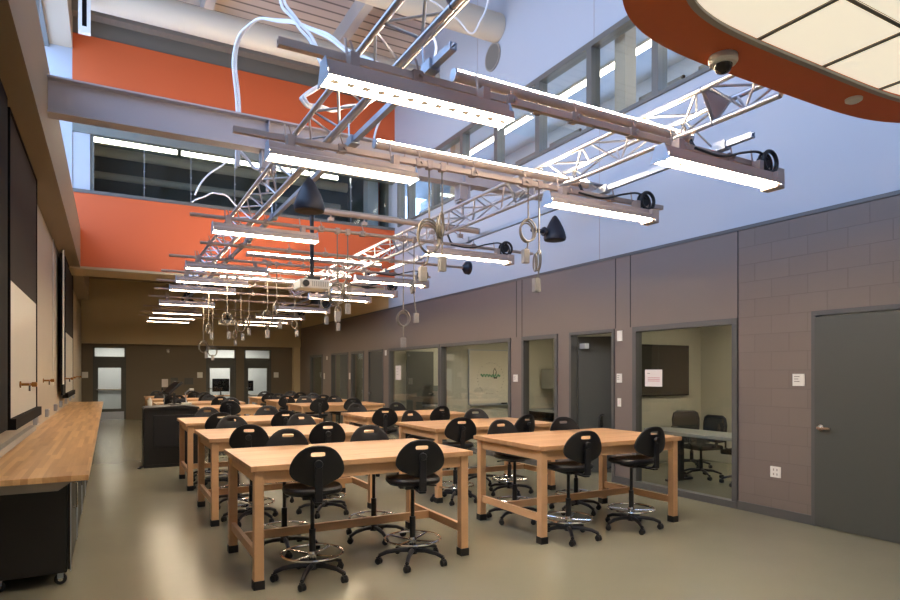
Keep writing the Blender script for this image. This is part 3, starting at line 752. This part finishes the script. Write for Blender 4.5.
# ---------------------------------------------------------------- overhead rig
PZ = 3.30
def truss_section(label, y0, y1, pts, gname):
    """pts: three chord (x,z)"""
    t = thing('truss_section', label, 'truss', (pts[2][0], y0, pts[2][1]), 0, gname)
    q = [(p[0]-pts[2][0], p[1]-pts[2][1]) for p in pts]; L = y1-y0
    for (x, z) in q: MB().tube([(x,.005,z),(x,L-.005,z)], .021, 12).build('chord', M['alu'], t, smooth=True)
    nb = max(1, round(L/.62)); h = L/nb
    for fa, fb in ((0,1),(0,2),(1,2)):
        a, b = q[fa], q[fb]
        for i in range(nb):
            ya, yb, yc = i*h+.05, i*h+h/2, (i+1)*h-.05
            MB().tube([(a[0],ya,a[1]),(b[0],yb,b[1])], .009, 6).build('brace', M['alu'], t, smooth=True)
            MB().tube([(b[0],yb,b[1]),(a[0],yc,a[1])], .009, 6).build('brace', M['alu'], t, smooth=True)
    for ye in (.0, L):
        m = MB()
        for fa, fb in ((0,1),(0,2),(1,2)):
            a, b = Vector((q[fa][0],ye,q[fa][1])), Vector((q[fb][0],ye,q[fb][1]))
            m.tube([a,b], .016, 4)
        m.build('end_plate', M['alu'], t)
    if gname.startswith('sections of the right') and 2.8 < y0 < 3:
        MB().prism([q[0], q[1], q[2]], -.01, .01, 'xz').build('gusset_plate', M['copper'], t)
    return t
LT = [(1.35,3.575),(1.65,3.575),(1.46,3.375)]; RT = [(3.62,3.575),(3.93,3.575),(3.74,3.365)]
for nm, pts, ys in (('left', LT, [1.0,2.6,5.3,8.3,11.3,14.3]), ('right', RT, [2.40,2.9,5.3,8.3,11.3,14.3])):
    for k in range(len(ys)-1):
        truss_section('triangular aluminium truss section, %s in the %s run' % (('first','second','third','fourth','fifth')[k], nm), ys[k], ys[k+1], pts, 'sections of the %s overhead truss' % nm)
# strut rails with hangers
for nm, x, tx in (('left', 1.64, 1.65), ('right', 4.21, 3.93)):
    t = thing('strut_rail', 'long galvanised strut rail under the %s truss' % nm, 'rail', (x, 0, 3.375))
    m = MB(); y0, y1 = 2.92, 16.5
    m.box(-.021,y0,-.021,.021,y1,-.012); m.box(-.021,y0,-.012,-.014,y1,.021); m.box(.014,y0,-.012,.021,y1,.021); m.box(-.014,y0,.014,-.007,y1,.021); m.box(.007,y0,.014,.014,y1,.021)
    m.build('channel', M['strut'], t)
    for y in (3.2,4.5,7.1,8.6,9.9,11.3,12.6,14.0):
        MB().tube([(0,y+.08,.02),(tx-x,y+.12,.2)], .007, 6).build('hanger_rod', M['strut'], t, smooth=True)
        m = MB(); m.box(-.035,y-.06,-.035,.035,y+.05,-.0215); m.box(-.035,y-.06,-.0215,-.022,y+.05,.03); m.box(.022,y-.06,-.0215,.035,y+.05,.03)
        m.build('fitting', M['strut'], t)
# steel beam
t = thing('steel_beam', 'wide grey steel beam spanning the hall under the orange wall', 'beam', (2.97, 7.0, 4.06))
m = MB(); m.box(-3.48,-.09,0,3.47,.09,.018); m.box(-3.48,-.09,.332,3.47,.09,.35); m.box(-3.48,-.006,.018,3.47,.006,.332); m.build('web_and_flanges', M['steel'], t)
for x in (-1.42, 1.1):
    m = MB(); m.box(x-.004,-.085,.018,x+.004,-.007,.332); m.build('stiffener', M['steel'], t)
    m = MB(); m.box(x-.09,-.07,-.2,x-.0,.07,-.19); m.box(x-.08,-.01,-.2,x+.08,.01,0); m.box(x-.08,-.07,-.2,x-.07,.07,0); m.box(x+.07,-.07,-.2,x+.08,.07,0)
    m.build('hanger_stub', M['steel'], t)
    m = MB(); m.tube([(x,0,-.2),(x,0,-.44)], .02, 8); m.cbox((x,0,-.22),(.16,.12,.02)); m.build('truss_hanger', M['copper'], t)
# --- lights
def make_trough(L, lensmat, cells):
    t = thing('linear_trough_light', '', 'light fixture', (0,0,0)); 
    # profile in yz : narrow spine, flared skirt
    prof = [(-.035,0),(-.035,-.035),(-.085,-.06),(-.085,-.1),(-.08,-.1),(-.08,-.067),(.08,-.067),(.08,-.1),(.085,-.1),(.085,-.06),(.035,-.035),(.035,0)]
    MB().prism(prof, -L/2, L/2, 'yz').build('housing', M['housing'], t)
    for s in (-1, 1): MB().prism([(-.04,.01),(-.092,-.112),(.092,-.112),(.04,.01)], s*L/2, s*(L/2+.006), 'yz').build('end_cap', M['endcap'], t)
    B(-L/2+.01,-.078,-.096,L/2-.01,.078,-.088).build('lens', lensmat, t)
    if cells:
        pass
    for x in (-L*.36, L*.36):
        m = MB(); m.cbox((x,0,.035),(.05,.07,.075)); m.tube([(x-.02,.03,.05),(x-.03,.04,.17)], .007, 6); m.build('mounting_clamp', M['copper'], t)
    return t
tr_big = make_trough(1.14, M['lens'], True); tr_far = make_trough(1.14, M['lens2'], False); tr_r = make_trough(1.28, M['lens'], True)
tr_rf = make_trough(1.28, M['lens2'], False)
for tt in (tr_r, tr_rf):   # right-hand fixtures carry a driver box and cable loop
    B(.60,-.075,-.13,.70,.075,.0).build('driver_box', M['housing'], tt, bevel=.006)
    pts = [(.62+.085*math.cos(a), .0, .095+.085*math.sin(a)) for a in [2*PI*k/24 for k in range(24)]]
    MB().tube(pts, .017, 8, True).build('cable_loop', M['blackcable'], tt, smooth=True)
    MB().lathe([(.02,-.03),(.055,-.03),(.055,.03),(.02,.03)], (.61,.05,.1), 16, 'y').build('cable_hub', M['rubber'], tt, smooth=True)
    MB().tube([(p[0]-.02, p[1]+.03, p[2]-.01) for p in pts], .011, 6, True).build('cable_loop', M['blackcable'], tt, smooth=True)
    MB().tube(bez([(-.25,.02,.06),(.05,.02,.05),(.3,.02,.12),(.5,.02,.16),(.62,.02,.12)]), .010, 6).build('feed_cable', M['blackcable'], tt, smooth=True)
rows = [3.2,4.5,7.12,9.75,11.25,12.45,15.1,17.35,18.95,20.25]
rn = ['first','second','third','fourth','fifth','sixth','seventh','eighth','ninth','tenth']
flag = {id(tr_big):0, id(tr_far):0, id(tr_r):0, id(tr_rf):0}
def place(proto, loc, lab, grp):
    if not flag[id(proto)]: flag[id(proto)] = 1; proto.location = loc; proto['label'] = lab; proto['group'] = grp; return proto
    return dup(proto, loc, 0, lab, group=grp)
for k, y in enumerate(rows):
    near = k < 4
    zt = PZ-.085
    place(tr_big if near else tr_far, (1.545, y-.09, zt), 'glowing linear trough light, left fixture of the %s overhead row' % rn[k], 'left trough lights')
    xr = (4.08, 4.08, 4.17, 4.2, 4.28, 4.2, 4.15, 4.15, 4.15, 4.15)[k]
    place(tr_r if near else tr_rf, (xr, y-.09, zt), 'glowing linear trough light with cable loop, right fixture of %s row' % rn[k], 'right trough lights')
# pipes
def pipe(label, y, x0, x1, square):
    t = thing('cross_pipe', label, 'pipe', (x0, y, PZ), 0, 'cross pipes of the overhead grid')
    if square:
        m = MB(); L = x1-x0
        m.box(0,-.0205,-.0205,L,.0205,-.012); m.box(0,-.0205,-.012,L,-.014,.0205); m.box(0,.014,-.012,L,.0205,.0205); m.box(0,-.014,.014,L,-.007,.0205); m.box(0,.007,.014,L,.014,.0205)
        m.build('channel', M['pipe'], t)
    else: MB().tube([(0,0,0),(x1-x0,0,0)], .021, 10).build('tube', M['pipe'], t, smooth=True)
    for x in (1.16, 1.55, 2.2, 2.72, 3.25, 3.75, 4.3):
        if x0 < x < x1:
            m = MB(); m.box(x-x0-.03,-.032,-.03,x-x0+.03,.032,.03); m.tube([(x-x0,-.032,.03),(x-x0-.02,-.032,.09)], .006, 6); m.lathe([(.014,0),(.014,.02)], (x-x0+.015,-.055,0), 6, 'y')
            m.build('clamp', M['copper'], t)
ends = [5.0,5.0,5.3,5.0,5.0,5.0,5.0,5.0,5.0,5.0]
for k, y in enumerate(rows): pipe('metal cross pipe carrying the lights of the %s overhead row' % rn[k], y, .76, ends[k], k < 2)
pipe('thin cross pipe between third and fourth light rows, without lights', 8.6, 1.04, 5.0, False)
pipe('thin cross pipe just beyond the sixth light row, without lights', 13.7, .8, 5.0, False)
# uplight tubes
def uplight(label, y, x0, x1, lit=True):
    t = thing('tubular_uplight', label, 'light fixture', (x0, y, PZ+.14), 0, 'tubular uplights above the cross pipes'); L = x1-x0; n = 14
    m = MB(); p = [(.037*math.cos(a), .037*math.sin(a)) for a in [R(160+k*20) for k in range(12)]]
    m.prism([(-.035,.012)]+[(q[0], q[1]) for q in p[0:]]+[(.035,.012)], 0, L, 'yz'); m.build('lower_shell', M['housing'], t, smooth=True)
    for a, b in ((.02, L/2-.015), (L/2+.015, L-.02)):
        p = [(.033*math.cos(q), .012+.026*math.sin(q)) for q in [R(k*20) for k in range(10)]]
        MB().prism(p, a, b, 'yz').build('lamp', M['tube'] if lit else M['box'], t)
    for x in (0, L):
        MB().lathe([(.04,-.008),(.04,.008)], (x,0,0), 14, 'x').build('end_cap', M['strut'], t)
    for x in (L*.12, L*.3, L*.7, L*.88):
        m = MB(); m.tube([(x,0,-.03),(x,0,-.11)], .008, 6); m.cbox((x,0,-.09),(.06,.05,.04)); m.build('support_clamp', M['copper'], t)
for k in (0, 1, 3, 4, 5): uplight('glowing tubular uplight above the cross pipe of the %s row' % rn[k], rows[k]+.12, 1.87, 4.1 if k else 4.0)
uplight('unlit looking tubular uplight above the third row', rows[2]-.3, 1.95, 4.2, False)

# cords with coils & outlet boxes
def cord(label, x, y, zc, rc, zb, horiz=.0, ang=0.):
    t = thing('cord_drop', label, 'power cord', (x, y, PZ), 0, 'coiled power cords hanging from the overhead grid')
    MB().cbox((0,0,0),(.05,.06,.07)).build('clamp', M['copper'], t, bevel=.004)
    MB().tube([(0,0,-.02),(0,0,zc+rc-PZ)], .0075, 6).build('cord', M['cord'], t, smooth=True)
    m = MB(); ca, sa = math.cos(ang), math.sin(ang)
    for q in range(3):
        r_ = rc*(1-.07*q); ph = q*1.1; dx = random.uniform(-.012,.012)
        m.tube([((r_*math.sin(u)*.85+dx)*ca-.012*q*sa, (r_*math.sin(u)*.85)*sa+.012*q, zc-PZ+r_*math.cos(u)-.01*q) for u in [2*PI*k/26 for k in range(26)]], .0075, 6, True)
    m.build('coil', M['cord'], t, smooth=True)
    MB().tube([(.0,0,zc-rc-PZ),(horiz*.4,0,(zc-rc+zb)/2-PZ),(horiz,0,zb+.07-PZ)], .0075, 6).build('cord_tail', M['cord'], t, smooth=True)
    b = MB().cbox((horiz,0,zb-PZ),(.062,.05,.125)).build('outlet_box', M['box'], t, bevel=.006)
    m = MB()
    for z in (-.03,.03): m.box(horiz-.012,-.0275,zb-PZ+z-.012,horiz+.012,-.0252,zb-PZ+z+.012)
    m.build('socket', M['bracket'], b)
CD = [(3.30,4.5,2.88,.10,2.64,-.03,0),(3.42,4.5,2.62,.09,2.39,-.03,1.2),(2.30,4.5,2.72,.14,2.40,-.06,.2),(2.42,4.5,2.83,.10,2.50,0,.9),
      (2.40,7.12,2.55,.13,2.27,0,.3),(2.53,7.12,2.62,.11,2.37,0,.8),(3.27,7.12,2.29,.1,1.98,0,0),(3.42,7.12,2.71,.09,2.30,.03,1.3),
      (2.16,9.75,2.45,.12,2.2,0,.4),(2.3,9.75,2.62,.1,2.35,.05,1.),(3.1,9.75,2.75,.11,2.45,0,0),(3.3,9.75,2.6,.11,2.35,0,.7),
      (1.66,12.45,2.45,.1,2.3,.05,1.),(1.8,11.25,2.55,.1,2.25,.03,.2),(2.25,12.45,2.5,.1,2.3,.03,.4),(2.4,12.45,2.62,.1,2.4,0,1.1),(3.3,12.45,2.6,.1,2.4,.04,.6),
      (1.9,15.1,2.2,.13,2.0,.06,.3),(2.1,15.1,2.1,.12,1.95,.0,.0),(2.6,15.1,2.5,.1,2.3,0,.9)]
cnt = {}
for i, (x, y, zc, rc, zb, h, a) in enumerate(CD):
    k = rows.index(y); cnt[k] = cnt.get(k, 0)+1
    cord('grey coiled power cord with outlet box, %s from left on the %s overhead row' % (rn[cnt[k]-1], rn[k]), x, y, zc, rc, zb, h, a)

# bell speakers
def bell(label, x, y, ztop, side=0):
    t = thing('pendant_speaker', label, 'speaker', (x, y, ztop))
    if y < 6: t.scale = (.84,.84,.84)
    MB().lathe([(0,0),(.03,-.02),(.075,-.09),(.12,-.18),(.15,-.26),(.165,-.33),(.155,-.365),(.12,-.37),(0,-.36)], n=28).build('bell_housing', M['speaker'], t, smooth=True)
    MB().lathe([(.145,-.371),(.10,-.378),(0,-.38)], n=24).build('grille', M['rubber'], t)
    if side: 
        m = MB(); m.tube([(-.14,0,-.26),(side,0,-.26)], .03, 10); m.lathe([(.06,-.02),(.07,0),(.06,.02)], (-.2,0,-.26), 12, 'x'); m.build('side_arm', M['speaker'], t, smooth=True)
    else: MB().tube([(0,0,0),(0,0,.1)], .008, 8).build('suspension', M['blackcable'], t, smooth=True)
bell('large black bell shaped speaker hanging below the left truss above the projector', 1.575, 5.45, 3.355)
bell('black bell speaker mounted at the right end of third row pipe', 5.70, 7.12, 3.9, -.42)
bell('small looking black bell speaker at left beneath the seventh row', 1.9, 18.4, 3.9)
bell('black bell speaker half hidden behind the left seventh row lights', 2.2, 15.9, 4.05)
bell('black bell speaker among the right lights near the low ceiling', 4.75, 12.05, 3.75)
bell('distant black bell speaker right of the hanging projector', 4.9, 16.3, 3.8)
t = thing('round_speaker', 'round black speaker facing the wall at end of thin pipe', 'speaker', (5.0, 8.6, PZ))
MB().lathe([(0,0),(.03,0),(.1,.06),(.11,.12),(.1,.125),(0,.11)], (0,0,0), 20, 'x').build('horn', M['speaker'], t, smooth=True)
# projectors
def projector(label, x, y, z, top, w):
    t = thing('ceiling_projector', label, 'projector', (x, y, z))
    B(-w/2,-w*.4,0,w/2,w*.4,w*.3).build('body', M['white'], t, bevel=.015)
    m = MB()
    for k in range(9): m.box(-w*.1+k*w*.06,-w*.4-.003,.03,-w*.1+k*w*.06+.008,-w*.4,w*.24)
    m.build('vent_slats', M['bracket'], t)
    MB().lathe([(.045,-.03),(.045,.01),(.03,.01)], (-w*.32,-w*.4,w*.15), 16, 'y').build('projector_lens', M['black'], t, smooth=True)
    B(-.09,-.09,w*.3,.09,.09,w*.3+.05).build('mount_plate', M['black'], t); MB().tube([(0,0,w*.3+.04),(0,0,top-z)], .028, 10).build('mounting_pole', M['black'], t, smooth=True)
projector('white projector on a long black pole below the speaker', 2.45, 8.35, 2.74, 3.85, .42)
projector('small distant white projector hanging left of the cords', 2.85, 17.8, 2.92, 4.68, .42)

# cables feeding right fixtures and loose white cables
for k, y in enumerate(rows[:3]):
    tag(MB().tube(bez([(3.95,y+.15,3.56),(3.98,y+.1,3.42),(4.02,y+.05,3.32),(4.2,y,3.30)]), .013, 8).build('feed_cable', M['blackcable'], smooth=True), 'black cable dropping from the right truss to the %s row light' % rn[k], 'cable', 'black feed cables at the right truss')
def cable(label, pts, r=.016, n=2):
    m = MB(); P = bez(pts)
    for q in range(n): m.tube([p+Vector((.03*q, 0, .016*q+.01*math.sin(i*.5+q))) for i, p in enumerate(P)], r, 7)
    tag(m.build('white_cable', M['whitecable'], smooth=True), label, 'cable')
import math as _m
_a = math.atan(341/615.); _s, _c = math.sin(_a), math.cos(_a)
def at(u, v, y):   # point on the vertical plane y seen at reference pixel
    k = (u-450)/615.; rx, ry, rz = _s+_c*k, _c-_s*k, -(v-373)/615.; d = y/ry
    return (rx*d, y, 1.594+rz*d)
cable('thick white cable arching from beam up to the left truss', [at(236,168,7.5),at(237,110,7.5),at(233,60,7.4),at(241,33,7.2),at(258,20,7.0),at(285,22,6.7),at(318,32,6.2),at(345,50,5.8),at(385,70,5.4)], .016)
cable('white cable bundle falling from roof then looping at first row light', [at(277,-30,5.2),at(282,5,5.2),at(297,24,5.1),at(312,45,5.0),at(321,65,4.9),at(320,85,4.8),at(302,96,4.8),at(305,104,4.8),at(325,110,4.9),at(345,108,5.0),at(372,101,5.1)], .013)
cable('white cable looping down beside the wall duct end', [at(430,0,6.5),at(450,14,6.5),at(463,25,6.5),at(471,34,6.5),at(480,22,6.5),at(487,5,6.5),at(492,-20,6.5)], .012, 1)
cable('short white cable hanging behind the left strut rail', [at(430,30,5.5),at(436,45,5.5),at(434,62,5.5),at(430,76,5.5)], .014, 1)
cable('white cable seen below the tubular light at upper centre', [at(383,112,7.2),at(379,122,7.3),at(374,138,7.4)], .014, 1)
cable('white cable dropping behind the steel beam to truss', [at(237,137,7.5),at(240,150,7.5),at(252,165,7.5),at(262,172,7.4)], .02, 1)
cable('thin white cable end in front of the bridge glass, left', [at(195,195,14.3),at(203,180,14.3),at(218,168,14.3),at(230,160,14.3)], .02, 1)
cable('thin white cable arching in front of the bridge glass', [at(192,202,13.8),at(205,196,13.8),at(216,193,13.8),at(228,197,13.8),at(238,208,13.8)], .018, 1)

# ---------------------------------------------------------------- duct, vents
tag(MB().tube([(-.28,12.35,8.17),(XR,12.35,8.17)], .25, 28).build('air_duct', M['duct'], smooth=True), 'long round beige duct crossing in front of the orange wall', 'duct')
tag(MB().tube([(2.2,9.76,8.125),(XR,9.76,8.125)], .255, 28).build('air_duct', M['duct'], smooth=True), 'round beige duct nearer the camera ending at right wall', 'duct')
t = thing('round_wall_vent', 'round grey vent in the upper right wall below the duct', 'vent', (XR, 9.93, 7.66))
MB().lathe([(.26,0),(.26,-.02),(.232,-.02),(.232,-.003)], (0,0,0), 28, 'x').build('rim', M['bracket'], t, smooth=True); MB().lathe([(0,-.016),(.23,-.016),(.23,-.002)], (0,0,0), 28, 'x').build('grille', M['girder'], t)
t = thing('slot_diffuser', 'white vertical slot diffuser high in the upper left corner', 'vent', (-.36, 12.0, 7.75))
m = MB(); m.box(-.09,-.05,-.46,-.035,.05,1.2); m.box(.035,-.05,-.46,.09,.05,1.2); m.box(-.035,-.05,-.46,.035,.05,-.36); m.build('frame', M['white'], t)
B(-.035,-.02,-.36,.035,.04,1.2).build('slot', M['blackframe'], t)

# ---------------------------------------------------------------- ceiling cloud
CX, CY, A1, B1, NE = 3.57, -.1, 1.82, 2.465, 4.6
t = thing('ceiling_cloud', 'large oval ceiling cloud with orange rim and luminous panels', 'ceiling cloud', (CX, CY, 3.35))
n = 160; v = []; f = []
for (dr, z) in ((0, 0), (.27, 0), (.27, .09), (0, .22)):
    for k in range(n):
        a = 2*PI*(k+.5)/n; cs, sn = math.cos(a), math.sin(a)
        px, py = math.copysign(abs(cs)**(2/NE), cs), math.copysign(abs(sn)**(2/NE), sn)
        nx, ny = math.copysign(abs(px)**(NE-1), px)/A1, math.copysign(abs(py)**(NE-1), py)/B1; l = math.hypot(nx, ny)
        v.append((A1*px-dr*nx/l, B1*py-dr*ny/l, z))
for i in range(4):
    j = (i+1) % 4
    for k in range(n): f.append((i*n+k, i*n+(k+1) % n, j*n+(k+1) % n, j*n+k))
MB().add(v, f).build('rim', M['ring'], t, smooth=True)
inner = [(v[n+k][0], v[n+k][1]) for k in range(n)]
MB().prism(inner[::-1], .075, .09, 'xy').build('backing', M['girder'], t)
m = MB(); m.add([(p[0], p[1], z) for z in (.012, -.004) for p in inner]+[(p[0]*.993, p[1]*.985, z) for z in (-.004, .012) for p in inner], [(i*n+k, i*n+(k+1) % n, ((i+1) % 4)*n+(k+1) % n, ((i+1) % 4)*n+k) for i in range(4) for k in range(n)])
m.build('inner_trim', M['bracket'], t)
def clip(poly, rect):
    x0, y0, x1, y1 = rect
    for ax, lim, sg in ((0,x0,1),(0,x1,-1),(1,y0,1),(1,y1,-1)):
        o = []
        for i in range(len(poly)):
            p, q = poly[i], poly[(i+1) % len(poly)]
            ip, iq = (p[ax]-lim)*sg >= 0, (q[ax]-lim)*sg >= 0
            if ip: o.append(p)
            if ip != iq:
                u = (lim-p[ax])/(q[ax]-p[ax]); o.append((p[0]+(q[0]-p[0])*u, p[1]+(q[1]-p[1])*u))
        poly = o
        if len(poly) < 3: return None
    return poly
for i in range(-5, 6):
    for jx in range(-4, 3):
        x0 = 3.06+.605*i-CX; y0 = 1.65+1.21*jx-CY
        pl = clip(inner, (x0+.009, y0+.009, x0+.596, y0+1.201))
        if pl and abs(sum(pl[q][0]*pl[(q+1) % len(pl)][1]-pl[(q+1) % len(pl)][0]*pl[q][1] for q in range(len(pl)))) > .01:
            MB().prism(pl, .045, .06, 'xy').build('panel', M['panel'], t)
for i in range(-5, 6):
    pl = clip(inner, (3.06+.605*i-CX-.011, -9, 3.06+.605*i-CX+.011, 9))
    if pl: MB().prism(pl, .036, .046, 'xy').build('grid_bar', M['girder'], t)
for jx in range(-4, 3):
    pl = clip(inner, (-9, 1.65+1.21*jx-CY-.011, 9, 1.65+1.21*jx-CY+.011))
    if pl: MB().prism(pl, .034, .0355, 'xy').build('grid_bar', M['girder'], t)
t = thing('dome_camera', 'white dome security camera on the orange cloud rim', 'camera', (2.98, 2.25, 3.35))
MB().lathe([(.075,0),(.078,-.03),(.068,-.045),(.05,-.048)], n=28).build('housing', M['white'], t, smooth=True)
MB().lathe([(.05,-.046),(.048,-.062),(.036,-.085),(.015,-.095),(0,-.097)], n=24).build('dome', M['screen'], t, smooth=True)
t = thing('ceiling_sensor', 'small oval white sensor on the orange cloud rim', 'sensor', (4.17, 2.19, 3.35))
MB().lathe([(.05,0),(.048,-.015),(.03,-.025),(0,-.027)], n=20).build('sensor_body', M['white'], t, smooth=True)

# ---------------------------------------------------------------- world, camera
w = bpy.data.worlds.new('sky'); bpy.context.scene.world = w; w.use_nodes = True
bg = w.node_tree.nodes['Background']; bg.inputs[0].default_value = (.40, .59, 1., 1); bg.inputs[1].default_value = 4.7
# daylight portal outside the left clerestory helps sampling the sky
la = bpy.data.lights.new('clerestory_portal', 'AREA'); la.shape = 'RECTANGLE'; la.size = 17.2; la.size_y = 3.5; la.cycles.is_portal = True
lo = bpy.data.objects.new('clerestory_portal', la); C.objects.link(lo); lo.location = (-1.22, 6.1, 6.36)
lo.rotation_euler = Matrix(((0,0,-1),(1,0,0),(0,1,0))).transposed().inverted().to_euler() if False else (R(90), 0, R(-90))
lo['kind'] = 'structure'
cam = bpy.data.cameras.new('camera'); co = bpy.data.objects.new('camera', cam); C.objects.link(co)
co.location = (0, 0, 1.594); co.rotation_euler = (PI/2, 0, -math.atan(341/615.))
cam.sensor_width = 36; cam.lens = 36*615/900; cam.shift_y = 73/900; cam.clip_start = .05
sc = bpy.context.scene; sc.camera = co
sc.view_settings.view_transform = 'Standard'; sc.view_settings.look = 'None'; sc.view_settings.gamma = 1; sc.view_settings.use_curve_mapping = False
sc.view_settings.exposure = 0.55
for m in bpy.data.materials: pass
